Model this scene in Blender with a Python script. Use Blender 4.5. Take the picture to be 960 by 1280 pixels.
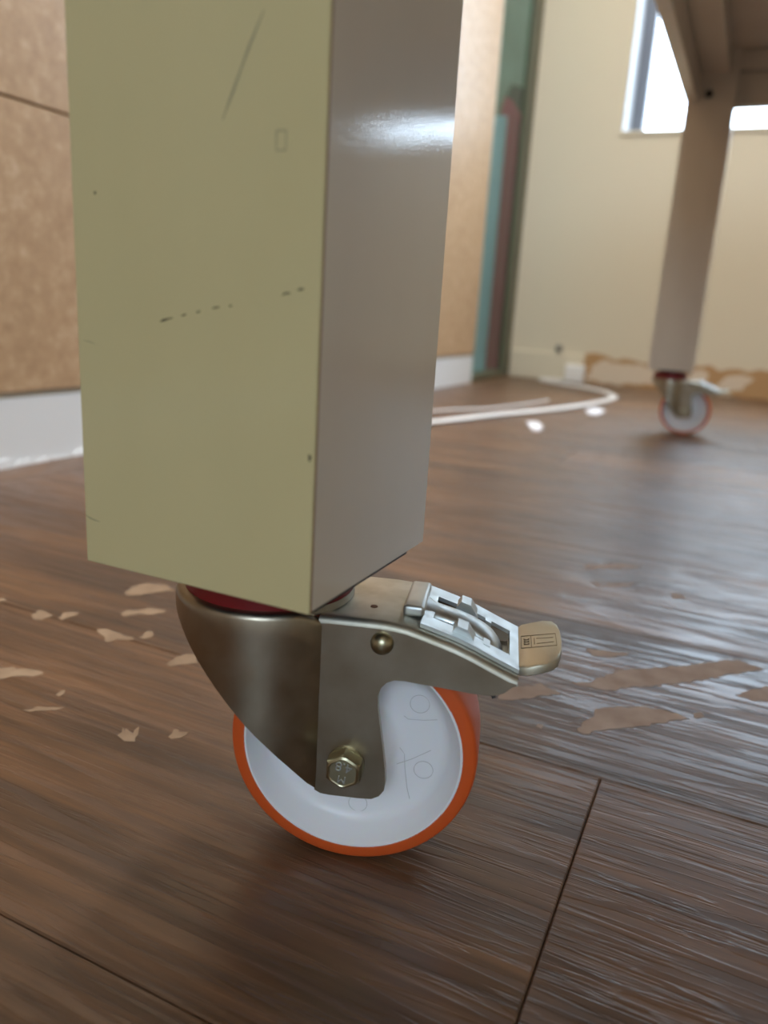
import bpy, bmesh, math, random
from mathutils import Vector, Matrix

for o in list(bpy.data.objects):
    bpy.data.objects.remove(o)
random.seed(7)
S = 0.001                                   # every dimension below is in millimetres
sc = bpy.context.scene
col = sc.collection
PI = math.pi

# ------------------------------------------------------------------ camera
cam_d = bpy.data.cameras.new('camera')
cam = bpy.data.objects.new('camera', cam_d)
col.objects.link(cam)
yaw, pitch, roll = .4240, .2588, .06077
fwd = Vector((-math.sin(yaw) * math.cos(pitch), math.cos(yaw) * math.cos(pitch), -math.sin(pitch)))
rt = Vector((math.cos(yaw), math.sin(yaw), 0))
up = rt.cross(fwd)
r2 = rt * math.cos(roll) + up * math.sin(roll)
u2 = -rt * math.sin(roll) + up * math.cos(roll)
m = Matrix((r2, u2, -fwd)).transposed().to_4x4()
m.translation = Vector((0, 0, 220 * S))
cam.matrix_world = m
cam_d.sensor_fit = 'AUTO'
cam_d.sensor_width = 36
cam_d.lens = 965 / 1280 * 36
cam_d.clip_start = .005
cam_d.clip_end = 100
cam_d.dof.use_dof = True
cam_d.dof.focus_distance = .325
cam_d.dof.aperture_fstop = 7.0
sc.camera = cam

# ------------------------------------------------------------------ world, exposure
w = bpy.data.worlds.new('sky')
sc.world = w
w.use_nodes = True
nt = w.node_tree
nt.nodes.clear()
wo = nt.nodes.new('ShaderNodeOutputWorld')
bg = nt.nodes.new('ShaderNodeBackground')
tc = nt.nodes.new('ShaderNodeTexCoord')
sx = nt.nodes.new('ShaderNodeSeparateXYZ')
rp = nt.nodes.new('ShaderNodeValToRGB')
mr = nt.nodes.new('ShaderNodeMapRange')
mr.inputs['From Min'].default_value = -.1
mr.inputs['From Max'].default_value = .1
rp.color_ramp.elements[0].color = (.22, .21, .18, 1)
rp.color_ramp.elements[1].color = (.70, .84, 1.0, 1)
nt.links.new(tc.outputs['Generated'], sx.inputs[0])
nt.links.new(sx.outputs['Z'], mr.inputs['Value'])
nt.links.new(mr.outputs[0], rp.inputs[0])
nt.links.new(rp.outputs[0], bg.inputs[0])
bg.inputs[1].default_value = 12.0
nt.links.new(bg.outputs[0], wo.inputs[0])
sc.view_settings.view_transform = 'Standard'
sc.view_settings.look = 'None'
sc.view_settings.gamma = 1
sc.view_settings.exposure = 0.0
sc.view_settings.use_curve_mapping = False
sc.cycles.max_bounces = 10
sc.cycles.diffuse_bounces = 6
sc.cycles.sample_clamp_indirect = 6


def portal(name, loc, sx_, sy_, rot):
    d = bpy.data.lights.new(name, 'AREA')
    d.shape = 'RECTANGLE'
    d.size, d.size_y = sx_ * S, sy_ * S
    d.cycles.is_portal = True
    o = bpy.data.objects.new(name, d)
    col.objects.link(o)
    o.location = Vector(loc) * S
    o.rotation_euler = rot
    return o


# room extents
XL, XR, YB, YF, ZC = -818, 3000, 2860, -2300, 2400
WB = (-510, 1560, 827, 1960)                # back window opening x0, x1, z0, z1
WF = (100, 1500, 900, 2000)                # window behind the photographer
portal('window_portal', ((WB[0] + WB[1]) / 2, YB + 215, (WB[2] + WB[3]) / 2), WB[1] - WB[0], WB[3] - WB[2], (-PI / 2, 0, 0))
portal('window_portal', ((WF[0] + WF[1]) / 2, YF - 115, (WF[2] + WF[3]) / 2), WF[1] - WF[0], WF[3] - WF[2], (PI / 2, 0, 0))


# ------------------------------------------------------------------ materials
def mat(name, base=(.5, .5, .5), rough=.5, metal=0., coat=0., coat_rough=.1, spec=.5):
    mt = bpy.data.materials.new(name)
    mt.use_nodes = True
    b = mt.node_tree.nodes['Principled BSDF']
    b.inputs['Base Color'].default_value = (*base, 1)
    b.inputs['Roughness'].default_value = rough
    b.inputs['Metallic'].default_value = metal
    b.inputs['Coat Weight'].default_value = coat
    b.inputs['Coat Roughness'].default_value = coat_rough
    b.inputs['Specular IOR Level'].default_value = spec
    return mt


def N(mt, t, **kw):
    n = mt.node_tree.nodes.new(t)
    for k, v in kw.items():
        if k in n.inputs:
            n.inputs[k].default_value = v
        else:
            setattr(n, k, v)
    return n


def ln(mt, a, b):
    mt.node_tree.links.new(a, b)


def noise(mt, scale=(1, 1, 1), detail=3., rough=.5, dist=0., vec=None, coord='Object'):
    mp = N(mt, 'ShaderNodeMapping')
    mp.inputs['Scale'].default_value = scale
    if vec is None:
        vec = N(mt, 'ShaderNodeTexCoord').outputs[coord]
    ln(mt, vec, mp.inputs['Vector'])
    n = N(mt, 'ShaderNodeTexNoise')
    n.inputs['Scale'].default_value = 1
    n.inputs['Detail'].default_value = detail
    n.inputs['Roughness'].default_value = rough
    n.inputs['Distortion'].default_value = dist
    ln(mt, mp.outputs[0], n.inputs['Vector'])
    return n.outputs['Fac']


def ramp(mt, fac, stops):
    r = N(mt, 'ShaderNodeValToRGB')
    e = r.color_ramp.elements
    while len(e) < len(stops):
        e.new(.5)
    for i, (p, c) in enumerate(stops):
        e[i].position = p
        e[i].color = (c, c, c, 1) if isinstance(c, (int, float)) else (*c, 1)
    ln(mt, fac, r.inputs[0])
    return r.outputs[0]


def bump(mt, h, strength=.2, dist=.001):
    b = N(mt, 'ShaderNodeBump')
    b.inputs['Strength'].default_value = strength
    b.inputs['Distance'].default_value = dist
    ln(mt, h, b.inputs['Height'])
    return b.outputs[0]


def P(mt):
    return mt.node_tree.nodes['Principled BSDF']


# plank laminate -----------------------------------------------------------
M = {}


def plank_material(name, along_x=True):
    mt = mat(name, rough=.35)
    oi = N(mt, 'ShaderNodeObjectInfo')
    ge = N(mt, 'ShaderNodeNewGeometry')
    mul = N(mt, 'ShaderNodeVectorMath', operation='SCALE')
    cmb = N(mt, 'ShaderNodeCombineXYZ')
    for i in range(3):
        ln(mt, oi.outputs['Random'], cmb.inputs[i])
    ln(mt, cmb.outputs[0], mul.inputs[0])
    mul.inputs['Scale'].default_value = 7.3
    add = N(mt, 'ShaderNodeVectorMath', operation='ADD')
    ln(mt, ge.outputs['Position'], add.inputs[0])
    ln(mt, mul.outputs[0], add.inputs[1])
    v = add.outputs[0]
    sw = (lambda a, b: (a, b, 1)) if along_x else (lambda a, b: (b, a, 1))
    broad = noise(mt, sw(2.2, 17), 4, .6, .6, v)
    fine = noise(mt, sw(9, 170), 4, .6, .4, v)
    c1 = ramp(mt, broad, [(.30, (.070, .039, .022)), (.52, (.145, .076, .040)), (.72, (.24, .125, .060))])
    c2 = ramp(mt, fine, [(.32, .55), (.62, 1.18)])
    mx = N(mt, 'ShaderNodeMix', data_type='RGBA', blend_type='MULTIPLY')
    mx.inputs['Factor'].default_value = 1
    ln(mt, c1, mx.inputs['A'])
    ln(mt, c2, mx.inputs['B'])
    hs = N(mt, 'ShaderNodeHueSaturation')
    vr = N(mt, 'ShaderNodeMapRange')
    vr.inputs['To Min'].default_value = .85
    vr.inputs['To Max'].default_value = 1.2
    ln(mt, oi.outputs['Random'], vr.inputs['Value'])
    hs.inputs['Saturation'].default_value = 1.08
    ln(mt, vr.outputs[0], hs.inputs['Value'])
    ln(mt, mx.outputs['Result'], hs.inputs['Color'])
    ln(mt, hs.outputs[0], P(mt).inputs['Base Color'])
    emb = noise(mt, sw(13, 240), 3, .55, .9, v)
    er = ramp(mt, emb, [(.44, 0.), (.53, 1.)])
    rr = ramp(mt, emb, [(.42, .50), (.54, .31)])
    P(mt).inputs['Specular IOR Level'].default_value = .8
    ln(mt, rr, P(mt).inputs['Roughness'])
    ln(mt, bump(mt, er, .5, .0005), P(mt).inputs['Normal'])
    return mt


M['plank'] = plank_material('walnut_laminate')
M['plank_border'] = plank_material('walnut_laminate_border', False)

for nm, c0, c1 in (('residue', (.38, .29, .235), (.50, .405, .345)), ('residue_tan', (.27, .185, .12), (.38, .27, .18))):
    mt = M[nm] = mat('dried_adhesive' if nm == 'residue' else 'tan_dried_adhesive', c1, .85, spec=.2)
    ln(mt, ramp(mt, noise(mt, (60, 60, 60), 4), [(.3, c0), (.7, c1)]), P(mt).inputs['Base Color'])

for nm, c0, c1 in (('paint', (.60, .55, .475), (.645, .60, .52)), ('paint_near_lit', (.62, .54, .425), (.665, .585, .465)), ('paint_face_lit', (.54, .47, .245), (.58, .51, .275))):  # one lacquer: near leg's warm light and reflections are put into its colours
    mt = M[nm] = mat('cream_lacquer' if nm == 'paint' else 'warm_lit_cream_lacquer', c1, .42, coat=.4 if nm == 'paint_face_lit' else 1., coat_rough=.035, spec=.25)
    ln(mt, bump(mt, noise(mt, (900, 900, 900), 2), .06, .0004), P(mt).inputs['Normal'])
    ln(mt, bump(mt, noise(mt, (1300, 1300, 1300), 2), .10, .0003), P(mt).inputs['Coat Normal'])
    ln(mt, ramp(mt, noise(mt, (14, 14, 6), 3), [(.3, c0), (.7, c1)]), P(mt).inputs['Base Color'])
M['joint'] = mat('brown_edge_glue', (.30, .17, .09), .6)
M['scuff'] = mat('dark_scuff', (.09, .075, .04), .8)
M['scuff_soft'] = mat('faint_scuff', (.33, .29, .17), .7)

mt = M['zinc'] = mat('zinc_plated_steel', (.45, .39, .29), .28, 1.)
ln(mt, ramp(mt, noise(mt, (45, 45, 45), 4), [(.3, (.29, .24, .17)), (.7, (.40, .35, .27))]), P(mt).inputs['Base Color'])  # brown of the reflected floor is put into the zinc's base colour
ln(mt, ramp(mt, noise(mt, (130, 130, 130), 4), [(.3, .32), (.7, .42)]), P(mt).inputs['Roughness'])
mt = M['zinc_bright'] = mat('bright_zinc', (.56, .59, .58), .40, 1.)
ln(mt, ramp(mt, noise(mt, (200, 200, 200), 3), [(.3, .34), (.7, .50)]), P(mt).inputs['Roughness'])
mt = M['brass'] = mat('yellow_passivated_steel', (.50, .465, .36), .45, .85)
ln(mt, bump(mt, noise(mt, (700, 700, 700), 3), .1, .0003), P(mt).inputs['Normal'])
mt = M['zinc_top_lit'] = mat('lit_zinc_top', (.60, .59, .54), .5, 1.)  # same sheet as the fork; light on its top put into the colour
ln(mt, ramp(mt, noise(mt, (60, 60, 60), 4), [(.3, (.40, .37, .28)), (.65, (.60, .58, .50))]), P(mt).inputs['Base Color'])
M['gold'] = mat('yellow_passivated_bolt', (.42, .385, .255), .34, 1.)
M['black'] = mat('black_steel', (.012, .011, .010), .5)
M['etch'] = mat('etched_line', (.16, .12, .07), .6)
M['red_seal'] = mat('dark_red_plastic', (.20, .008, .010), .45)
M['rust'] = mat('rust_spot', (.16, .07, .03), .8)
mt = M['tyre'] = mat('orange_polyurethane', (.62, .10, .018), .38)
P(mt).inputs['Subsurface Weight'].default_value = .25
P(mt).inputs['Subsurface Radius'].default_value = (1, .25, .08)
P(mt).inputs['Subsurface Scale'].default_value = .002
mt = M['nylon'] = mat('white_nylon', (.80, .80, .82), .38)
P(mt).inputs['Subsurface Weight'].default_value = .2
P(mt).inputs['Subsurface Scale'].default_value = .002
M['mould'] = mat('moulded_grey_line', (.55, .54, .54), .5)

mt = M['wall'] = mat('cream_wall', (.66, .605, .48), .75, spec=.25)
ln(mt, bump(mt, noise(mt, (40, 40, 40), 4), .05, .002), P(mt).inputs['Normal'])
M['ceiling'] = mat('white_ceiling', (.78, .77, .73), .9)
mt = M['board'] = mat('brown_hardboard', (.46, .30, .18), .45, spec=.28)
ln(mt, ramp(mt, noise(mt, (60, 60, 60), 5, .65), [(.32, (.43, .275, .155)), (.55, (.52, .345, .20)), (.72, (.63, .45, .29))]), P(mt).inputs['Base Color'])
ln(mt, ramp(mt, noise(mt, (80, 80, 80), 4), [(.3, .36), (.7, .50)]), P(mt).inputs['Roughness'])
M['white_trim'] = mat('white_paint', (.80, .81, .82), .5)
M['white_flake'] = mat('white_flake', (.86, .87, .88), .8)
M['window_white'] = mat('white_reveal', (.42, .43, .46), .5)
M['alu'] = mat('grey_aluminium', (.16, .18, .22), .4, .3)
M['door_frame'] = mat('dark_olive_frame', (.12, .115, .075), .5)
M['teal_frame'] = mat('teal_aluminium', (.30, .44, .42), .35, .4)
mt = M['closet'] = mat('grey_green_lining', (.33, .37, .31), .8)
ln(mt, ramp(mt, noise(mt, (5, 5, 3), 3), [(.35, (.25, .28, .22)), (.65, (.40, .47, .40))]), P(mt).inputs['Base Color'])
M['blue'] = mat('light_blue_plastic', (.50, .68, .92), .4)
M['red'] = mat('dark_red_cloth', (.55, .07, .12), .8)
M['cloth_dark'] = mat('charcoal_plastic', (.05, .06, .05), .6)
M['cloth_pale'] = mat('pale_grey_cloth', (.50, .55, .48), .8)
M['cable'] = mat('white_cable_sheath', (.82, .81, .80), .5)
M['paper'] = mat('white_paper', (.85, .86, .92), .8)
M['glue'] = mat('brown_wall_glue', (.44, .27, .13), .8)
M['plaster'] = mat('pale_torn_plaster', (.66, .57, .46), .9)
M['grey_plastic'] = mat('grey_plastic', (.22, .21, .19), .5)
M['outer'] = mat('outer_render', (.5, .5, .48), .9)


def glass(name, tint):
    mt = bpy.data.materials.new(name)
    mt.use_nodes = True
    t = mt.node_tree
    t.nodes.clear()
    out = t.nodes.new('ShaderNodeOutputMaterial')
    tr = t.nodes.new('ShaderNodeBsdfTransparent')
    tr.inputs[0].default_value = (*tint, 1)
    gl = t.nodes.new('ShaderNodeBsdfGlossy')
    gl.inputs['Roughness'].default_value = .02
    fr = t.nodes.new('ShaderNodeFresnel')
    fr.inputs['IOR'].default_value = 1.45
    mx = t.nodes.new('ShaderNodeMixShader')
    ge = t.nodes.new('ShaderNodeNewGeometry')            # reflect on the entry side only: the pane does not bend the ray
    fx = t.nodes.new('ShaderNodeMath')
    fx.operation = 'SUBTRACT'
    fx.inputs[0].default_value = 1
    fm = t.nodes.new('ShaderNodeMath')
    fm.operation = 'MULTIPLY'
    t.links.new(ge.outputs['Backfacing'], fx.inputs[1])
    t.links.new(fx.outputs[0], fm.inputs[0])
    t.links.new(fr.outputs[0], fm.inputs[1])
    t.links.new(fm.outputs[0], mx.inputs[0])
    t.links.new(tr.outputs[0], mx.inputs[1])
    t.links.new(gl.outputs[0], mx.inputs[2])
    t.links.new(mx.outputs[0], out.inputs[0])
    return mt


M['glass'] = glass('clear_glass', (.97, .99, 1))
M['glass_green'] = glass('green_tinted_glass', (.80, .90, .84))


# ------------------------------------------------------------------ mesh helpers
def link(name, bm, m_, parent=None, label=None, smooth=False, kind=None):
    me = bpy.data.meshes.new(name)
    for v in bm.verts:
        v.co *= S
    bmesh.ops.recalc_face_normals(bm, faces=bm.faces)
    bm.to_mesh(me)
    bm.free()
    if smooth:
        me.polygons.foreach_set('use_smooth', [True] * len(me.polygons))
    me.materials.append(m_)
    o = bpy.data.objects.new(name, me)
    col.objects.link(o)
    if parent is not None:
        o.parent = parent
    if label:
        o['label'] = label
    if kind:
        o['kind'] = kind
    return o


def smooth_angle(o, ang=35):
    me = o.data
    me.polygons.foreach_set('use_smooth', [True] * len(me.polygons))
    bm = bmesh.new()
    bm.from_mesh(me)
    for e in bm.edges:
        if len(e.link_faces) == 2 and e.calc_face_angle(0) > math.radians(ang):
            e.smooth = False
    bm.to_mesh(me)
    bm.free()
    return o


def struct(name, bm, m_, parent=None, **k):
    return link(name, bm, m_, parent, kind='structure', **k)


def thing(name, label, cat, loc=(0, 0, 0), rot=(0, 0, 0), group=None):
    o = bpy.data.objects.new(name, None)
    o.empty_display_size = .02
    col.objects.link(o)
    o.location = Vector(loc) * S
    o.rotation_euler = rot
    o['label'], o['category'] = label, cat
    if group:
        o['group'] = group
    return o


def tag(o, label, cat, group=None):
    o['label'], o['category'] = label, cat
    if group:
        o['group'] = group
    return o


def box(bm, x0, x1, y0, y1, z0, z1, bev=0, seg=2):
    vs = [bm.verts.new((x, y, z)) for x in (x0, x1) for y in (y0, y1) for z in (z0, z1)]
    fs = []
    for f in ((0, 1, 3, 2), (4, 6, 7, 5), (0, 4, 5, 1), (2, 3, 7, 6), (0, 2, 6, 4), (1, 5, 7, 3)):
        fs.append(bm.faces.new([vs[i] for i in f]))
    bmesh.ops.recalc_face_normals(bm, faces=fs)
    if bev:
        es = list({e for f in fs for e in f.edges})
        bmesh.ops.bevel(bm, geom=es, offset=bev, segments=seg, affect='EDGES', profile=.5)
    return bm


def B(*a, **k):
    return box(bmesh.new(), *a, **k)


def lathe(bm, prof, seg=64, axis='Y', closed=True):
    """prof: list of (r, h); revolve about the axis; h runs along it"""
    rings = []
    for r, h in prof:
        ring = []
        for i in range(seg):
            t = 2 * PI * i / seg
            c, s = r * math.cos(t), r * math.sin(t)
            ring.append(bm.verts.new((c, h, s) if axis == 'Y' else (c, s, h)))
        rings.append(ring)
    for a, b in zip(rings, rings[1:]):
        for i in range(seg):
            j = (i + 1) % seg
            bm.faces.new((a[i], a[j], b[j], b[i]))
    if closed:
        bm.faces.new(rings[0])
        bm.faces.new(list(reversed(rings[-1])))
    return bm


def prism(bm, pts, z0, z1, axis='Z'):
    """extrude a 2D polygon; axis Z: (x,y)->z, axis Y: (x,z)->y, axis X: (y,z)->x"""
    def at(p, h):
        return {'Z': (p[0], p[1], h), 'Y': (p[0], h, p[1]), 'X': (h, p[0], p[1])}[axis]
    a = [bm.verts.new(at(p, z0)) for p in pts]
    b = [bm.verts.new(at(p, z1)) for p in pts]
    n = len(pts)
    for i in range(n):
        j = (i + 1) % n
        bm.faces.new((a[i], a[j], b[j], b[i]))
    c0 = bm.faces.new(a)
    c1 = bm.faces.new(b)
    c0.normal_update()
    c1.normal_update()
    bmesh.ops.triangulate(bm, faces=[c0, c1])
    return bm


def tube(bm, pts, r, seg=8, flat=1.0):
    pts = [Vector(p) for p in pts]
    rings = []
    for i, p in enumerate(pts):
        t = (pts[min(i + 1, len(pts) - 1)] - pts[max(i - 1, 0)]).normalized()
        ref = Vector((0, 0, 1)) if abs(t.z) < .95 else Vector((1, 0, 0))
        a = t.cross(ref).normalized()
        b = a.cross(t).normalized()
        rings.append([bm.verts.new(p + a * r * math.cos(2 * PI * k / seg) + b * r * flat * math.sin(2 * PI * k / seg)) for k in range(seg)])
    for a, b in zip(rings, rings[1:]):
        for i in range(seg):
            j = (i + 1) % seg
            bm.faces.new((a[i], a[j], b[j], b[i]))
    bm.faces.new(rings[0])
    bm.faces.new(rings[-1])
    return bm


def catmull(pts, n=6):
    out = []
    P_ = [pts[0]] + list(pts) + [pts[-1]]
    for i in range(1, len(P_) - 2):
        p0, p1, p2, p3 = [Vector(q) for q in P_[i - 1:i + 3]]
        for k in range(n):
            t = k / n
            out.append(.5 * ((2 * p1) + (p2 - p0) * t + (2 * p0 - 5 * p1 + 4 * p2 - p3) * t * t + (3 * p1 - p0 - 3 * p2 + p3) * t ** 3))
    out.append(Vector(pts[-1]))
    return out


# ------------------------------------------------------------------ the room
bm = bmesh.new()
for f in ((XL - 120, XR + 120, YF - 220, YB + 220, -40, -14),):
    box(bm, *f)
floor = struct('floor', bm, M['plank_border'])

# planks: rows 200 wide running along X, joints recessed by a bevel
PLW, PLL, G = 200, 1200, .4
plank_cache = {}


def plank_mesh(L):
    k = round(L, 1)
    if k not in plank_cache:
        b_ = bmesh.new()
        box(b_, 0, L - G, 0, PLW - G, -14, 0, bev=0)
        es = [e for e in b_.edges if all(abs(v.co.z) < 1e-6 for v in e.verts)]
        bmesh.ops.bevel(b_, geom=es, offset=.7, segments=1, affect='EDGES')
        for v in b_.verts:
            v.co *= S
        me = bpy.data.meshes.new('plank')
        b_.to_mesh(me)
        b_.free()
        me.materials.append(M['plank'])
        plank_cache[k] = me
    return plank_cache[k]


row = -13
X_START = -749
while True:
    y0 = 157.5 + row * PLW
    if y0 > YB - 1:
        break
    if y0 > YF - 300:
        seam = -34 + (row * 437) % PLL
        x = seam
        while x > X_START:
            x -= PLL
        while x < XR:
            a, b_ = max(x, X_START), min(x + PLL, XR)
            if b_ - a > 30:
                p = bpy.data.objects.new('plank', plank_mesh(b_ - a))
                col.objects.link(p)
                p.parent = floor
                p.location = Vector((a, y0, 0)) * S
            x += PLL
    row += 1
struct('border_plank', B(XL, X_START - 1.2, YF, YB, -14, 0, bev=.8, seg=1), M['plank_border'], floor)

# dried adhesive patches on the floor
PATCH = [
    [(-69, 454), (-59, 460), (-54, 470), (-46, 488), (-31, 500), (-12, 516), (9, 537), (24, 551), (42, 543), (27, 528), (0, 498), (-22, 478), (-37, 465), (-46, 456), (-58, 454)],
    [(-54, 396), (-54, 405), (-49, 417), (-50, 428), (-38, 437), (-25, 445), (-15, 447), (-6, 447), (1, 445), (-11, 434), (-19, 424), (-33, 413), (-44, 403), (-50, 395)],
    [(3, 453), (7, 457), (9, 452), (5, 447)],
    [(-104, 409), (-100, 428), (-85, 441), (-72, 436), (-83, 424), (-95, 411)],
    [(25, 492), (34, 506), (43, 516), (52, 517), (50, 496), (34, 491)],
    [(-75, 392), (-72, 393), (-72, 388), (-75, 389)],
    [(-71, 510), (-60, 516), (-43, 518), (-56, 503), (-65, 502)],
    [(-109, 699), (-80, 725), (-61, 726), (-105, 689)],
    [(-30, 666), (-25, 669), (-17, 660), (-26, 651)],
    [(-97, 661), (-86, 653), (-58, 678), (-64, 663), (-88, 646)],
    [(-400, 418), (-404, 431), (-402, 442), (-393, 446), (-382, 448), (-372, 442), (-381, 434), (-387, 421), (-395, 415)],
    [(-373, 386), (-374, 395), (-367, 399), (-365, 405), (-352, 409), (-349, 403), (-357, 396), (-363, 393), (-368, 384)],
    [(-367, 357), (-363, 362), (-353, 361), (-338, 361), (-336, 358), (-345, 353), (-347, 347), (-356, 353)],
    [(-335, 363), (-338, 374), (-333, 376), (-329, 368), (-331, 363)],
    [(-295, 342), (-297, 352), (-294, 360), (-288, 364), (-280, 354), (-288, 346), (-291, 341)],
    [(-375, 286), (-368, 293), (-364, 292), (-357, 295), (-349, 297), (-346, 295), (-349, 290), (-356, 285), (-363, 277)],
    [(-421, 353), (-425, 361), (-418, 362), (-410, 360), (-409, 350), (-414, 348)],
    [(-403, 358), (-407, 367), (-399, 373), (-396, 365), (-398, 357)],
    [(-321, 281), (-322, 286), (-321, 288), (-318, 284), (-318, 280)],
    [(-322, 260), (-319, 267), (-311, 271), (-307, 274), (-306, 272), (-311, 267), (-318, 261)],
    [(-262, 267), (-265, 273), (-265, 274), (-262, 271), (-263, 275), (-257, 272), (-259, 279), (-256, 275), (-251, 267), (-256, 264)],
    [(-239, 279), (-242, 286), (-240, 287), (-238, 285), (-234, 288), (-233, 285), (-234, 281), (-237, 278)],
    [(-466, 361), (-460, 363), (-456, 361), (-459, 356)],
]
rj = random.Random(3)


def ragged(pts, size):
    out = []
    n = len(pts)
    for i in range(n):
        a, b_ = Vector((*pts[i], 0)), Vector((*pts[(i + 1) % n], 0))
        L = (b_ - a).length
        k = max(1, int(L / size))
        nrm = Vector(((b_ - a).y, -(b_ - a).x, 0)).normalized() if L > 0 else Vector()
        for j in range(k):
            q = a.lerp(b_, j / k)
            if j or k > 1:
                q = q + nrm * rj.uniform(-.5, .5) * size * .85
            out.append((q.x, q.y))
    return out


for pts in PATCH:
    link('adhesive_patch', prism(bmesh.new(), ragged(pts, 3.0), -.2, .25), M['residue_tan' if pts[0][0] < -200 else 'residue'], floor)


def wall_y(name, y0, y1, win, m_):
    x0, x1, z0, z1 = win
    b_ = bmesh.new()
    box(b_, XL - 20, x0, y0, y1, -14, ZC + 100)
    box(b_, x1, XR + 120, y0, y1, -14, ZC + 100)
    box(b_, x0, x1, y0, y1, -14, z0)
    box(b_, x0, x1, y0, y1, z1, ZC + 100)
    return struct(name, b_, m_)


wall_y('wall_back', YB, YB + 220, WB, M['wall'])
wall_y('wall_front', YF - 120, YF, WF, M['wall'])
struct('wall_right', B(XR, XR + 120, YF, YB, -14, ZC + 100), M['wall'])
struct('ceiling', B(XL, XR, YF, YB, ZC, ZC + 100), M['ceiling'])
DY0, DY1, DZ = 2424, 2858, 2050             # glass door opening in the left wall
b_ = bmesh.new()
box(b_, XL - 20, XL, YF, DY0, -14, ZC + 100)
box(b_, XL - 20, XL, DY0, YB, DZ, ZC + 100)
wl = struct('wall_left', b_, M['wall'])
# hardboard sheets on the left wall, in rows with a narrow joint at z = 425
for z0, z1 in ((93, 424), (427, 1336), (1339, 2395), (93, 1336)):
    tall = (z0, z1) == (93, 1336)
    for y0, y1 in ((1640, 2421),) if tall else ((YF + 4, -1003), (-1000, 417), (420, 1637)) + (((1640, 2421),) if z0 > 1000 else ()):
        struct('board_panel', B(XL, XL + 9, y0, y1, z0, z1, bev=1.2, seg=1), M['board'], wl)
# white skirting strip under the sheets, paint run along its foot
bl = struct('baseboard_left', B(XL, XL + 6, YF + 4, 2421, 0, 85, bev=.8, seg=1), M['white_trim'])
y = 500
while y < 1000:
    L = rj.uniform(10, 34)
    hgt = rj.uniform(5, 13)
    pts = [(y, 0)] + [(y + L * t, hgt * (math.sin(PI * t) ** .5) * rj.uniform(.6, 1.1)) for t in (.1, .3, .5, .7, .9)] + [(y + L, 0)]
    struct('paint_flake', prism(bmesh.new(), pts, XL + 5, XL + 5 + rj.uniform(2, 5), 'X'), M['white_flake'], bl)
    y += L + rj.uniform(0, 5)

# back wall: a remaining length of white skirting, torn glue strip further right
bb = struct('baseboard_back', B(XL + 8, -540, YB - 14, YB, 0, 99, bev=4, seg=2), M['wall'])
wbk = bpy.data.objects['wall_back']
struct('glue_strip', prism(bmesh.new(), ragged([(-538, 0), (900, 0), (900, 84), (300, 90), (60, 84), (-60, 90), (-180, 86), (-330, 94), (-538, 103)], 30), YB - 1.5, YB + 1, 'Y'), M['glue'], wbk)
for pts in ([(-525, 10), (-510, 60), (-470, 82), (-330, 78), (-220, 70), (-200, 40), (-260, 22), (-400, 6)],
            [(-110, 24), (-60, 62), (-20, 72), (20, 64), (-10, 26), (-50, 14)],
            [(-200, 12), (-190, 60), (-150, 74), (-120, 70), (-125, 20)],
            [(120, 14), (150, 66), (320, 74), (460, 60), (420, 20)]):
    struct('torn_plaster', prism(bmesh.new(), ragged(pts, 14), YB - 2.5, YB + 1, 'Y'), M['plaster'], wbk)

# back window: deep white reveal, grey frame at the far side, glass
x0, x1, z0, z1 = WB
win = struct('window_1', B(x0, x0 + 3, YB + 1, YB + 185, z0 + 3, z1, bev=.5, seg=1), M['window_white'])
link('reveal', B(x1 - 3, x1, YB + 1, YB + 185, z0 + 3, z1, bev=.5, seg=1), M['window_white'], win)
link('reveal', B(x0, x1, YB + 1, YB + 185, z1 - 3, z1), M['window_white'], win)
link('sill', B(x0 - 4, x1 + 4, YB - 7, YB + 185, z0 - 11, z0 + 3, bev=2), M['wall'], win)
for nm, a in (('frame_bar', (x0, x0 + 44, z0, z1)), ('frame_bar', (x1 - 34, x1, z0, z1)), ('frame_bar', (x0 + 34, x1 - 34, z0, z0 + 30)), ('frame_bar', (x0 + 34, x1 - 34, z1 - 34, z1)), ('frame_bar', (700, 740, z0 + 30, z1 - 34))):
    link(nm, B(a[0], a[1], YB + 150, YB + 205, a[2], a[3], bev=1.5), M['alu'], win)
link('pane', B(x0 + 30, 705, YB + 176, YB + 180, z0 + 26, z1 - 30), M['glass'], win)
link('pane', B(735, x1 - 30, YB + 176, YB + 180, z0 + 26, z1 - 30), M['glass'], win)
x0, x1, z0, z1 = WF
win2 = struct('window_2', B(x0, x0 + 40, YF - 110, YF - 60, z0, z1, bev=1.5), M['alu'])
for a in ((x1 - 40, x1, z0, z1), (x0 + 40, x1 - 40, z0, z0 + 40), (x0 + 40, x1 - 40, z1 - 40, z1)):
    link('frame_bar', B(a[0], a[1], YF - 110, YF - 60, a[2], a[3], bev=1.5), M['alu'], win2)
link('pane', B(x0 + 36, x1 - 36, YF - 88, YF - 84, z0 + 36, z1 - 36), M['glass'], win2)
# added fill panel, out of view on the ceiling, brightens left wall and floor
FILL_LEVEL = 20.0
lamp = thing('ceiling_fill_light', 'flat rectangular fill light added on the ceiling, out of view above the work table', 'lamp', (-150, 1300, ZC))
lm = mat('fill_diffuser', (.8, .8, .8), .5)
P(lm).inputs['Emission Color'].default_value = (1, .965, .90, 1)
P(lm).inputs['Emission Strength'].default_value = FILL_LEVEL
link('housing', B(-320, 320, -620, 620, -40, -2, bev=2), M['white_trim'], lamp)
link('diffuser', B(-300, 300, -600, 600, -44, -39), lm, lamp)

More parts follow.
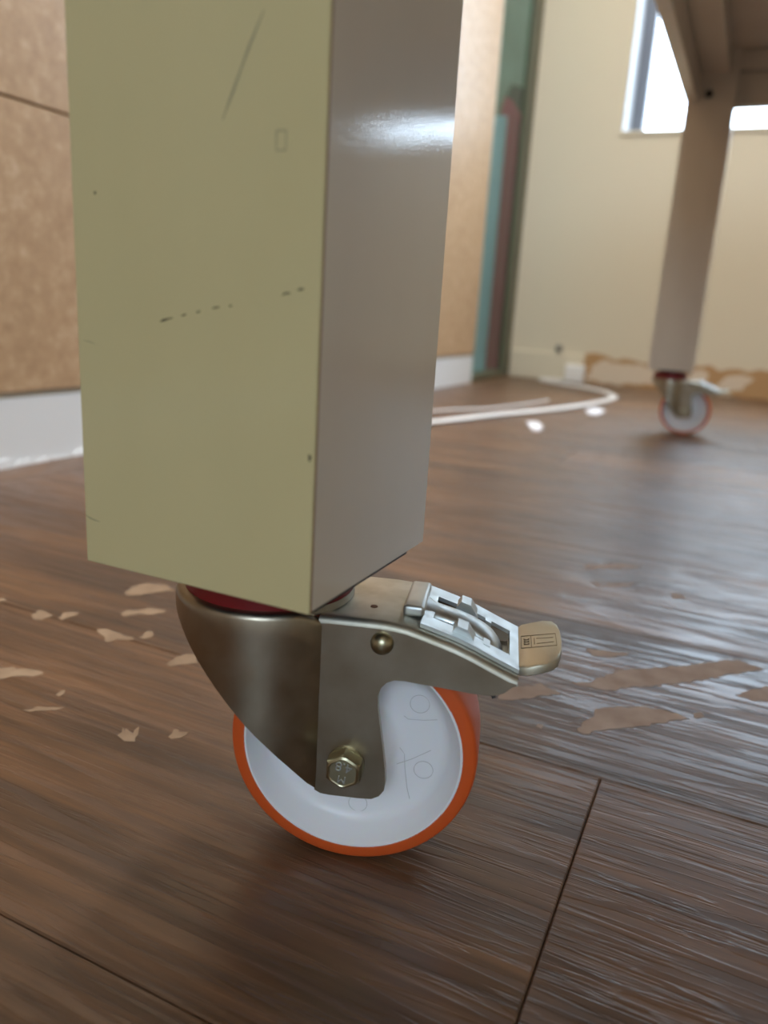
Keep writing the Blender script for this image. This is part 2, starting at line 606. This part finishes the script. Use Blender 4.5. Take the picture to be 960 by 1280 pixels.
# glass door at the far end of the left wall, with a narrow walled yard behind it
dr = struct('door_1', B(XL - 50, XL + 4, DY0, DY0 + 16, 0, DZ, bev=1.5), M['teal_frame'])
link('frame_bar', B(XL - 22, XL + 4, DY1 - 66, DY1, 0, DZ, bev=1.5), M['door_frame'], dr)
link('frame_bar', B(XL - 50, XL + 4, DY0 + 16, DY1 - 72, DZ - 40, DZ, bev=1.5), M['door_frame'], dr)
link('frame_bar', B(XL - 50, XL + 4, DY0 + 16, DY1 - 72, 0, 22, bev=1.5), M['door_frame'], dr)
link('pane', B(XL - 18, XL - 12, DY0 + 14, DY1 - 70, 18, DZ - 36), M['glass_green'], dr)
b_ = bmesh.new()
ZY = 3200
box(b_, XL - 620, XL - 600, DY0 - 300, DY1 + 900, -14, ZY)
box(b_, XL - 600, XL - 20, DY0 - 300, DY0 - 280, -14, ZY)
box(b_, XL - 600, XL - 20, DY1 + 880, DY1 + 900, -14, ZY)
box(b_, XL - 600, XL - 120, DY0 - 300, DY1 + 900, -40, -14)
box(b_, XL - 40, XL - 20, YB + 220, DY1 + 900, -14, ZY)
box(b_, XL - 20, XL, DY0 - 300, YB + 220, ZC + 100, ZY)
struct('wall_yard', b_, M['closet'])


# added shapes standing in for the blurred blue and red in the glass
t = thing('blue_stand_in', 'pale blue upright panel added behind the green glass door as a colour stand-in', 'panel', (-1005, 3040, -14))
b_ = B(-38, 38, -10, 10, 0, 949, bev=4)
link('board', b_, M['blue'], t)
link('rim', B(-36, 36, -12, -10, 925, 940, bev=1), M['blue'], t)
t = thing('red_stand_in', 'dark red shape added behind the pale blue panel in the glass door as a colour stand-in', 'bag', (-950, 3110, -14))
link('body', prism(bmesh.new(), [(-58, 260), (-55, 0), (60, 0), (62, 640), (56, 925), (20, 965), (-20, 1015), (-48, 1030), (-58, 990)], -20, 20, 'Y'), M['red'], t)
link('neck', prism(bmesh.new(), [(-48, 1028), (-20, 1012), (14, 970), (34, 1010), (12, 1060), (-30, 1070)], -12, 12, 'Y'), M['cloth_dark'], t)
link('flap', prism(bmesh.new(), [(34, 1010), (14, 968), (56, 922), (62, 980), (56, 1040)], -14, 10, 'Y'), M['cloth_pale'], t)

# white cable on the floor by the back wall
pts = [(-632, 1230), (-566, 1396), (-502, 1624), (-448, 1785), (-402, 1935), (-362, 2130), (-344, 2285), (-355, 2400), (-416, 2530), (-502, 2615), (-590, 2675), (-650, 2735), (-668, 2785), (-645, 2815), (-600, 2822)]
b_ = tube(bmesh.new(), catmull([(x, y, 4.2) for x, y in pts], 8), 11, 10, .42)
tag(link('power_cable', b_, M['cable'], smooth=True), 'white flat cable running along the floor and looping back to the back wall skirting', 'cable')
pts = [(-680, 1290), (-624, 1609), (-548, 1765), (-500, 1964), (-478, 2092)]
b_ = tube(bmesh.new(), catmull([(x, y, 2.6) for x, y in pts], 8), 2.6, 8)
tag(link('thin_cord', b_, M['cable'], smooth=True), 'thin pale cord lying just behind the thick white floor cable', 'cord')
b_ = prism(bmesh.new(), ragged([(-396, 1564), (-408, 1625), (-388, 1632), (-366, 1580), (-356, 1513), (-373, 1512)], 12), 0, 3)
tag(link('paper_scrap', b_, M['paper']), 'small white paper scrap on the floor in front of the cable', 'paper')
b_ = prism(bmesh.new(), ragged([(-352, 1975), (-340, 2050), (-312, 1990), (-313, 1888), (-334, 1891)], 12), 0, 3)
tag(link('paper_scrap', b_, M['paper']), 'smaller white paper scrap lying against the bend of the cable', 'paper')
t = thing('junction_box', 'small white junction box at the end of the back skirting board', 'box', (-562, 2832, 0))
link('body', B(-34, 34, -18, 13, 0, 62, bev=4), M['white_trim'], t)
link('cover', B(-30, 30, -21, -18, 5, 57, bev=1.2), M['white_trim'], t)
t = thing('wall_knob', 'small dark grey knob fixed to the back wall above the skirting', 'knob', (-632, YB, 115))
link('stem', lathe(bmesh.new(), [(5, 0), (5, -12)], 20), M['grey_plastic'], t, smooth=True)
link('cap', lathe(bmesh.new(), [(10, -10), (13, -13), (13, -17), (10, -21), (4, -22)], 24), M['grey_plastic'], t, smooth=True)

# ------------------------------------------------------------------ the caster (one set of meshes, local frame)
# local frame: x = trail direction (from the swivel axis), y = axle direction (negative = side facing the viewer), z up; origin on the floor under the swivel axis
TR = 39                                      # wheel centre ahead of the swivel axis
HW = 25                                      # fork half width
# outline given along s = distance from the wheel centre; x = s + TR
PROF = [(-12, 109.3), (0, 109.4), (10, 109.4), (15, 109.1), (20, 108.4), (27, 106.5), (37.5, 103.4), (44, 100.9), (51, 97.8), (58, 94.8), (61, 93.6), (80, 84)]


def hood(s):
    for (a, za), (b_, zb) in zip(PROF, PROF[1:]):
        if s <= b_:
            return za + (zb - za) * (s - a) / (b_ - a)
    return PROF[-1][1]


RR = 37.0
LOW = [(-76, 104), (-72, 102.8), (-69.5, 101.5), (-65.2, 97.5), (-59.8, 92.0), (-52.8, 84.9), (-44.1, 75.5), (-36.3, 66.9), (-28.1, 58.1), (-19.6, 48.0), (-12, 37.0)]


def low(s):
    for (a, za), (b_, zb) in zip(LOW, LOW[1:]):
        if s <= b_:
            return za + (zb - za) * (s - a) / (b_ - a)
    return LOW[-1][1]


def fork_bm():
    b_ = bmesh.new()
    TH = 3.0
    # curved front shell, outer and inner skins
    phi_max = math.acos(-27.3 / RR)
    n = 44
    cols_o, cols_i = [], []
    for i in range(n + 1):
        ph = -phi_max + 2 * phi_max * i / n
        sgn = 1 if ph >= 0 else -1
        s_ = -TR - RR * math.cos(ph)
        zl, zt = low(s_), 111.8
        if abs(ph) > phi_max - .25:
            zt = 111.8 - (abs(ph) - phi_max + .25) / .25 * 4.0
        zs = [zl + (zt - 2.5 - zl) * k / 7 for k in range(8)]
        co, ci = [], []
        for z in zs:
            co.append(b_.verts.new((TR + s_, RR * math.sin(ph), z)))
            ci.append(b_.verts.new((-(RR - TH) * math.cos(ph), (RR - TH) * math.sin(ph), z)))
        # rolled rim into the top
        for k, (dr, dz) in enumerate(((.7, -1.0), (1.7, -.3), (3.4, 0))):
            co.append(b_.verts.new((-(RR - dr) * math.cos(ph), (RR - dr) * math.sin(ph), zt + dz)))
        cols_o.append(co)
        cols_i.append(ci)
    for i in range(n):
        for k in range(len(cols_o[0]) - 1):
            b_.faces.new((cols_o[i][k], cols_o[i + 1][k], cols_o[i + 1][k + 1], cols_o[i][k + 1]))
        for k in range(7):
            b_.faces.new((cols_i[i][k], cols_i[i][k + 1], cols_i[i + 1][k + 1], cols_i[i + 1][k]))
        b_.faces.new((cols_o[i][0], cols_i[i][0], cols_i[i + 1][0], cols_o[i + 1][0]))
        b_.faces.new((cols_o[i][-1], cols_o[i + 1][-1], cols_i[i + 1][-1], cols_i[i][-1]))
    # flat cheeks behind the bend
    edge = [(-12.2, 36.4), (-9.8, 35.2), (-6, 35.0), (5, 35.4), (10.5, 35.9), (13.4, 37.6), (15.2, 40.4), (15.6, 44), (15.0, 50), (13.9, 57.1), (12.4, 66), (11.0, 74), (10.6, 80), (11.6, 83.4), (13.6, 85.9), (16.2, 87.2), (20, 87.5), (25.4, 87.1), (35, 86.6), (45.6, 85.9), (52.9, 86.2), (56.4, 87.6), (59, 90.2)]
    top = [(61, hood(61) - 2.0)] + [(s_, hood(s_) - 2.6) for s_ in (58, 54, 51, 48, 44, 40, 37.5, 32, 27, 23, 20, 15, 10, 4, -4, -9)] + [(-12.2, 106.2)]
    poly = [(TR + a, z) for a, z in edge + top]
    for y0, y1 in ((-HW, -HW + TH), (HW - TH, HW)):
        prism(b_, poly, y0, y1, 'Y')
    return b_


def hood_bm():
    b_ = bmesh.new()
    # hood over the cheeks, rounded along both edges, with an opening under the brake
    ss = [-13, -9, -4, 0, 4, 10, 15, 20, 24, 27, 30, 34, 37.5, 41, 44, 48, 51, 54, 57, 59, 61]
    ys = []
    R = 2.8
    for k in range(6):
        t_ = PI / 2 * k / 5
        ys.append((-HW + R * (1 - math.cos(PI / 2 - t_)) if False else -HW + R * (1 - math.cos(t_)), -R + R * math.sin(t_)))
    mid = [(-16, .0), (-12, .05), (-6, .1), (0, .1), (6, .1), (12, .05), (16, .0)]
    cs = ys + mid + [(-a, z) for a, z in reversed(ys)]
    rows = []
    for s_ in ss:
        zc = hood(s_)
        dish = -1.2 * math.exp(-((s_ + 6) / 7.0) ** 2)      # shallow saddle behind the swivel ring
        rows.append([b_.verts.new((TR + s_, y, zc + z + (dish if abs(y) < 21 else 0))) for y, z in cs])
    for i in range(len(ss) - 1):
        for k in range(len(cs) - 1):
            yc = (cs[k][0] + cs[k + 1][0]) / 2
            if 28 < (ss[i] + ss[i + 1]) / 2 < 58 and abs(yc) < 12:
                continue
            b_.faces.new((rows[i][k], rows[i + 1][k], rows[i + 1][k + 1], rows[i][k + 1]))
    lathe(b_, [(33.8, 108.6), (33.8, 111.6), (20, 111.6), (20, 108.6)], 48, 'Z', closed=False)
    b_.verts.ensure_lookup_table()
    return b_


def wheel_hub_bm():
    # (radius, y) from the viewer side over the rim to the other side
    half = [(3.8, -22), (12.5, -21.8), (13.8, -21), (14.8, -14), (16.6, -7.4), (18.5, -5.6), (22, -5.0), (34, -5.0), (36.6, -5.6), (38.8, -7.6), (42.4, -14.8), (43.2, -16.0), (44.2, -16.0)]
    prof = half + [(r, -y) for r, y in reversed(half)]
    return lathe(bmesh.new(), prof, 96, 'Y')


def tyre_bm():
    half = [(43.9, -16.0), (44.2, -16.0), (48.2, -15.9), (49.1, -15.2), (49.7, -13.6), (49.95, -9), (50, 0)]
    prof = half + [(r, -y) for r, y in reversed(half[:-1])]
    b_ = lathe(bmesh.new(), prof, 112, 'Y', closed=False)
    return b_


def arc_pts(r, a0, a1, y, n=24, cx=0, cz=0):
    return [(cx + r * math.cos(a0 + (a1 - a0) * i / n), y, cz + r * math.sin(a0 + (a1 - a0) * i / n)) for i in range(n + 1)]


def mould_parts(parent):
    """faint rings and lines moulded into the wheel, each a small part"""
    y = -5.1
    strokes = [('mould_ring', arc_pts(3.9, 0, 2 * PI, y, 28, cx, cz)) for cx, cz in ((25.0, 18.2), (28.5, -11.1), (2.3, -31.1), (-28, 12))]
    strokes += [('mould_line', p) for p in (
        [(17.5, y - .8, -9.6), (23.5, y, -6.8), (30.9, y, -1.7)],
        [(19, y - .3, 12.3), (20.7, y, 10.9), (27.1, y, 11.3), (33.9, y, 12.6)],
        [(17, y - .9, -1), (18.3, y - .5, -2.1), (20.3, y, -5.0), (20.9, y, -11.4), (22.4, y, -20.5), (24.6, y, -28.2), (26.4, y, -31.3)])]
    for nm, p in strokes:
        b_ = tube(bmesh.new(), p, .14, 5)
        for v in b_.verts:
            v.co += Vector((TR, 0, 50))
        link(nm, b_, M['mould'], parent)


def hexa(r, rot=0):
    return [(r * math.cos(PI / 3 * i + rot), r * math.sin(PI / 3 * i + rot)) for i in range(6)]


def bolt_bm():
    b_ = bmesh.new()
    lathe(b_, [(7.2, -25), (7.2, -26.2), (4, -26.2)], 32, closed=False)
    # hex with a chamfered face
    rings = []
    seg = 36
    for k, (r, y) in enumerate(((7.5, -26.2), (7.5, -30.6), (7.05, -31.6), (6.2, -32.0))):
        ring = []
        for i in range(seg):
            t_ = 2 * PI * i / seg
            hexr = math.cos(PI / 6) / math.cos((t_ % (PI / 3)) - PI / 6) * r
            rr_ = hexr if k < 2 else min(r * .93, hexr)
            ring.append(b_.verts.new((rr_ * math.cos(t_ + PI / 6), y, rr_ * math.sin(t_ + PI / 6))))
        rings.append(ring)
    for a, c in zip(rings, rings[1:]):
        for i in range(seg):
            j = (i + 1) % seg
            b_.faces.new((a[i], a[j], c[j], c[i]))
    inner = [b_.verts.new((v.co.x * .93, -31.75, v.co.z * .93)) for v in rings[-1]]
    for i in range(seg):
        j = (i + 1) % seg
        b_.faces.new((rings[-1][i], rings[-1][j], inner[j], inner[i]))
    b_.faces.new(inner)
    lathe(b_, [(4.0, -26), (4.0, 30)], 20)
    return b_


def nut_bm():
    b_ = bmesh.new()
    lathe(b_, [(8.6, 25), (8.6, 26.2), (4, 26.2)], 32, closed=False)
    prism(b_, hexa(7.5, PI / 6), 26.2, 32.5, 'Y')
    return b_


def text_mesh(body, size, depth):
    c = bpy.data.curves.new('lettering', 'FONT')
    c.body = body
    c.size = size
    c.extrude = depth
    c.align_x, c.align_y = 'CENTER', 'CENTER'
    o = bpy.data.objects.new('lettering', c)
    col.objects.link(o)
    bpy.context.view_layer.update()
    me = bpy.data.meshes.new_from_object(o.evaluated_get(bpy.context.evaluated_depsgraph_get()))
    bpy.data.objects.remove(o)
    bpy.data.curves.remove(c)
    return me


def text_into(b_, body, size, depth, M4):
    me = text_mesh(body, size, depth)
    n0 = len(b_.verts)
    b_.from_mesh(me)
    b_.verts.ensure_lookup_table()
    bmesh.ops.transform(b_, matrix=M4, verts=b_.verts[n0:])
    bpy.data.meshes.remove(me)


def rivet_bm():
    prof = [(4.3, 0), (4.25, -.8)] + [(4.2 * math.cos(t_), -.8 - 3.4 * math.sin(t_)) for t_ in (.2, .5, .8, 1.1, 1.35, 1.5)]
    return lathe(bmesh.new(), prof, 28)


def pedal_bm():
    b_ = bmesh.new()
    TH = 1.6

    def plate(poly_sy, dz=.3, th=TH, sub=True):
        """flat polygon in (s, y), laid on the hood line, thickness th"""
        top, bot = [], []
        for s_, y in poly_sy:
            z = hood(s_) + dz
            bot.append(b_.verts.new((TR + s_, y, z)))
            top.append(b_.verts.new((TR + s_, y, z + th)))
        n = len(poly_sy)
        for i in range(n):
            j = (i + 1) % n
            b_.faces.new((bot[i], bot[j], top[j], top[i]))
        fs = [b_.faces.new(top), b_.faces.new(list(reversed(bot)))]
        for f in fs:
            f.normal_update()
        bmesh.ops.triangulate(b_, faces=fs)

    for sg in (-1, 1):
        # long side bar of the frame, cut in short lengths to follow the curve
        ss = [24, 28, 32, 36, 40, 44, 48, 52, 56, 59.5, 61.2]
        for a, c in zip(ss, ss[1:]):
            yo, yi = 20.5, 11.5 if a > 26 else 5
            plate([(a, sg * yi), (c, sg * yi), (c, sg * yo), (a, sg * yo)])
        # raised ear beside the tongue: wedge up, flat crest, wedge down
        y0, y1 = 8.6, 16.5
        pr = [(35.5, 1.4), (37.4, 4.6), (41.3, 5.0), (44.4, 1.4)]
        up_ = [[b_.verts.new((TR + s_, sg * y, hood(s_) + dz)) for s_, dz in pr] for y in (y0, y1)]
        lo = [[b_.verts.new((TR + s_, sg * y, hood(s_) - .6)) for s_, dz in pr] for y in (y0, y1)]
        for k in range(3):
            b_.faces.new((up_[0][k], up_[0][k + 1], up_[1][k + 1], up_[1][k]))
            for e in (0, 1):
                b_.faces.new((lo[e][k], lo[e][k + 1], up_[e][k + 1], up_[e][k]))
        b_.faces.new((up_[0][0], up_[1][0], lo[1][0], lo[0][0]))
        b_.faces.new((up_[0][3], up_[1][3], lo[1][3], lo[0][3]))
    plate([(57.6, -12), (61.2, -12), (61.2, 12), (57.6, 12)])
    plate([(47.5, -14.5), (50, -14.5), (50, -8.5), (47.5, -8.5)], 0.2, 1.9)
    plate([(47.5, 14.5), (50, 14.5), (50, 8.5), (47.5, 8.5)], 0.2, 1.9)
    # raised clip block at the front of the pedal
    box(b_, TR + 16.6, TR + 24.6, -14.5, 14.5, hood(17) - .2, hood(20) + 4.6, bev=1.3, seg=3)
    # neck from block to tongue, then domed tongue diving into the opening
    rows = []
    for s_, wd, zc in ((24, 8.5, 4.2), (26.5, 7.2, 3.2), (29, 6.6, 3.0), (33, 6.6, 3.2), (38, 6.8, 3.5), (43, 7.0, 3.6), (47, 7.2, 3.4), (50.5, 7.4, 2.4), (53, 7.2, .6), (55, 7.0, -2.4), (56, 6.8, -6.0)):
        rows.append([b_.verts.new((TR + s_, wd * math.sin(t_), hood(s_) + zc - wd * .45 * (1 - math.cos(t_)))) for t_ in [PI / 2 * (k / 6 - 1) for k in range(13)]])
    for a, c in zip(rows, rows[1:]):
        for k in range(12):
            b_.faces.new((a[k], a[k + 1], c[k + 1], c[k]))
    return b_


TAB = [(61.0, -17.5), (64.5, -19), (70, -17.8), (73.6, -16), (75.6, -13), (77.0, -6), (77.6, 3), (77.4, 12), (76.6, 19), (74.6, 23.5), (71, 25), (66, 23.6), (62.5, 22.5), (61.0, 20)]


def tab_z(s_):
    return 95.6 + (s_ - 61) * .22


def tab_bm():
    b_ = bmesh.new()
    sk = [(s_, 3 + (y - 3)) for s_, y in TAB]
    cx, cy = 69, 3
    layers = []
    for f, dz in ((.95, -4.2), (1.0, -3.5), (1.0, -.8), (.985, -.25), (.95, 0)):
        layers.append([b_.verts.new((TR + cx + (s_ - cx) * f, cy + (y - cy) * f, tab_z(s_) + dz)) for s_, y in sk])
    n = len(sk)
    for a, c in zip(layers, layers[1:]):
        for i in range(n):
            j = (i + 1) % n
            b_.faces.new((a[i], a[j], c[j], c[i]))
    b_.faces.new(layers[0])
    b_.faces.new(layers[-1])
    # arm from the tab into the hood
    box(b_, TR + 50, TR + 63, -9, 12, 89.5, 92.2, bev=.5, seg=1)
    return b_


def tab_mark_bm():
    b_ = bmesh.new()

    def line(pts, r=.17):
        tube(b_, [(TR + s_, y, tab_z(s_) + .05) for s_, y in pts], r, 5)
    line([(62.2, -2), (75.4, -2), (75.4, 9.5), (62.2, 9.5), (62.2, -2)])
    line([(66.0, -2), (66.0, 9.5)])
    line([(68, 1.2), (74.4, 1.6)])
    line([(68, 6.2), (74.4, 5.8)])
    line([(67.2, 1.0), (67.2, 6.6)])
    for k in range(3):                                     # small stamped strokes in the square
        y = 1.0 + 2.2 * k
        line([(63.2, y), (65.2, y + .3)], .22)
        line([(63.2, y + 1.1), (64.4, y + .2), (65.2, y + 1.2)], .2)
    return b_


def spring_bm():
    return tube(bmesh.new(), [(TR + 50, -19, 92), (TR + 52, -21.5, 87), (TR + 53.2, -23, 84.2)], .75, 8)


caster_meshes = {}


def caster_part(name, bm_, m_, parent, ang=None, label=None, sm=True):
    o = link(name, bm_, m_, parent, label)
    if ang:
        smooth_angle(o, ang)
    return o


def make_caster(parent, x, y, a):
    c = bpy.data.objects.new('caster', None)
    c.empty_display_size = .02
    col.objects.link(c)
    c.parent = parent
    c.location = Vector((x, y, 0)) * S
    c.rotation_euler = (0, 0, a)
    caster_part('swivel_fork', fork_bm(), M['zinc'], c, 40)
    caster_part('hood', hood_bm(), M['zinc_top_lit'], c, 50, 'folded top of the fork under the pedal, light on it put into a paler colour')
    caster_part('swivel_seal', lathe(bmesh.new(), [(30, 109), (33.2, 110.5), (33.6, 112), (33.2, 120), (31, 124), (20, 124.5)], 56, 'Z'), M['red_seal'], c, 40, 'dark red swivel seal ring')
    caster_part('swivel_boss', lathe(bmesh.new(), [(25, 124), (25, 128.6)], 40, 'Z'), M['black'], c, 40)
    wh = wheel_hub_bm()
    for (bm_, nm, m_, ang, lb) in ((wh, 'wheel_centre', M['nylon'], 35, 'white nylon wheel centre'), (tyre_bm(), 'tyre', M['tyre'], 40, 'orange-red wheel tread'),
                                   (bolt_bm(), 'axle_bolt', M['gold'], 25, 'yellowish hexagon axle bolt'), (nut_bm(), 'axle_nut', M['gold'], None, None)):
        for v in bm_.verts:
            v.co.x += TR
            v.co.z += 50
        caster_part(nm, bm_, m_, c, ang, lb)
    mould_parts(c)
    b_ = bmesh.new()
    fl_ = Matrix(((1, 0, 0, 0), (0, 0, -1, 0), (0, 1, 0, 0), (0, 0, 0, 1)))           # text plane to the viewer side
    half_turn = Matrix.Rotation(PI + .12, 4, 'Y')
    text_into(b_, '4.8', 5.4, .22, Matrix.Translation((TR, -31.8, 50)) @ half_turn @ fl_ @ Matrix.Translation((0, -2.6, 0)))
    text_into(b_, 'M', 4.4, .22, Matrix.Translation((TR, -31.8, 50)) @ half_turn @ fl_ @ Matrix.Translation((0, 2.7, 0)))
    caster_part('bolt_lettering', b_, M['zinc_bright'], c)
    b_ = rivet_bm()
    for v in b_.verts:
        v.co += Vector((TR + 11, -HW, 102.8 - 1.2))
    caster_part('rivet', b_, M['gold'], c, 50)
    b_ = rivet_bm()
    for v in b_.verts:
        v.co = Vector((v.co.x + TR + 11, -v.co.y + HW, v.co.z + 101.6))
    caster_part('rivet', b_, M['gold'], c, 50)
    caster_part('brake_pedal', pedal_bm(), M['zinc_bright'], c, 30, 'bright zinc brake pedal frame with raised clip')
    caster_part('pedal_tab', tab_bm(), M['brass'], c, 40, 'brass-coloured pedal tab')
    caster_part('tab_mark', tab_mark_bm(), M['etch'], c)
    caster_part('spring_end', spring_bm(), M['black'], c, 60)
    caster_part('rust_spot', lathe(bmesh.new(), [(1.5, 109.3), (1.3, 109.6), (.3, 109.7)], 9, 'Z'), M['rust'], c).location = Vector((TR + 5, -10, 0)) * S
    return c


def copy_caster(src, parent, x, y, a):
    c = src.copy()
    col.objects.link(c)
    c.parent = parent
    c.location = Vector((x, y, 0)) * S
    c.rotation_euler = (0, 0, a)
    for ch in list(src.children):
        d = ch.copy()
        col.objects.link(d)
        d.parent = c
    return c


# ------------------------------------------------------------------ the work table
table = thing('work_table', 'cream lacquered work table on square legs with orange-tyred white castors', 'table')
ZL, ZT = 130, 715                            # leg foot, underside of the top
LEGS = {'near_left': (-195, -107, 187, 277), 'far_left': (-189, -102, 1690, 1778), 'near_right': (662, 750, 187, 277), 'far_right': (662, 750, 1690, 1778)}
leg_o = {}
for k, (x0, x1, y0, y1) in LEGS.items():
    leg_o[k] = link('leg', B(x0, x1, y0 + 1.7, y1, ZL, ZT, bev=.5, seg=1), M['paint_near_lit' if k == 'near_left' else 'paint'], table)
    link('mounting_plate', B(x0 + 4, x1 - 1, y0 + 5, y1 - 14, 128.6, 130, bev=.3, seg=1), M['black'], leg_o[k])
    link('face_board', B(x0, x1, y0, y0 + 1.0, ZL, ZT, bev=.25, seg=1), M['paint_face_lit' if k == 'near_left' else 'paint'], leg_o[k])
    link('edge_joint', B(x0 - .05, x1 + .05, y0 + 1.0, y0 + 1.7, ZL + .1, ZT), M['joint'], leg_o[k])
nl = leg_o['near_left']
FY = 187


def mark(pts, r, m_, parent=nl, y=FY, name='scuff_mark'):
    """a flat stroke on a leg face: pts (x, z), thickness .08"""
    b_ = bmesh.new()
    n = len(pts)
    lo, hi = [], []
    for i, p in enumerate(pts):
        a, c = Vector((*pts[max(i - 1, 0)], 0)), Vector((*pts[min(i + 1, n - 1)], 0))
        t_ = (c - a).normalized()
        nn = Vector((-t_.y, t_.x, 0))
        rr_ = r * (.35 if i in (0, n - 1) and n > 2 else rj.uniform(.7, 1.15))
        lo.append((p[0] - nn.x * rr_, p[1] - nn.y * rr_))
        hi.append((p[0] + nn.x * rr_, p[1] + nn.y * rr_))
    prism(b_, lo + hi[::-1], y - .06, y + .06, 'Y')
    return link(name, b_, m_, parent)


for seg in ([(-161.6, 211.9), (-160.3, 212.4), (-158.6, 212.9), (-156.7, 213.3)], [(-153.6, 214.0), (-152.6, 214.4), (-151.8, 214.6)], [(-148.1, 215.3), (-147.3, 215.6), (-146.8, 215.8)], [(-142.5, 216.8), (-141, 217.1), (-139.9, 217.3)], [(-136.6, 217.8), (-136.1, 217.85), (-135.6, 217.9)], [(-118.9, 221.4), (-118.2, 222.0), (-117.2, 222.2), (-116.3, 222.2)], [(-114.1, 223.1), (-113, 223.4), (-112.1, 223.5)]):
    mark(seg, .33, M['scuff'])
mark([(-126.4, 291.4), (-128.8, 287), (-131.2, 282.6), (-133.4, 278), (-135.6, 273.4), (-139.2, 266.2)], .42, M['scuff_soft'])
for a, c in (((-121.9, 263), (-118.9, 263)), ((-118.9, 263), (-118.9, 258.2)), ((-118.9, 258.2), (-121.9, 258.2)), ((-121.9, 258.2), (-121.9, 263))):
    mark([a, c], .22, M['scuff_soft'])
mark([(-186.0, 248.0), (-185.2, 248.0)], .45, M['scuff'])
mark([(-108.7, 178.6), (-108.4, 177.7), (-108.6, 176.4)], .5, M['scuff'])
mark([(-194.9, 146.5), (-193.1, 145.6), (-191.0, 145.2), (-188.5, 145.0)], .3, M['scuff_soft'])
mark([(-192.8, 204.3), (-190.1, 204.0), (-187.8, 203.5)], .2, M['scuff_soft'])

# castors: swivel axis under each leg
A0 = .281
near = make_caster(table, -122.6 - TR * math.cos(A0), 259.3 - TR * math.sin(A0), A0)
far = copy_caster(near, table, -146, 1732, .0)
copy_caster(near, table, 706, 1732, .5)
copy_caster(near, table, 706, 232, 2.2)

# rails, runner, aprons, top
for xa, xb in ((-189, -168), (729, 750)):
    link('side_rail', B(xa, xb, 270, 1696, 626, ZT, bev=1), M['paint'], table)
for xa, xb in ((-167.5, -120), (680, 728)):
    link('top_runner', B(xa, xb, 270, 1696, 675, ZT - .5, bev=1.5), M['paint'], table)
for ya, yb in ((1716, 1736), (208, 228)):
    link('cross_apron', B(-108, 668, ya, yb, 622, 680, bev=1.5), M['paint'], table)
    link('top_batten', B(-108, 668, ya - 14, yb + 12, 681, ZT - .5, bev=1.5), M['paint'], table)
link('tabletop', B(-200, 761, 176, 1790, ZT, 742, bev=2), M['paint'], table)
b_ = lathe(bmesh.new(), [(7, .5), (7, -1.5), (5.5, -2.4), (3, -2.4), (3, -1.2)], 24)
for v in b_.verts:
    v.co += Vector((-150, 1690, 640))
link('screw_head', b_, M['black'], table, 'dark screw head')
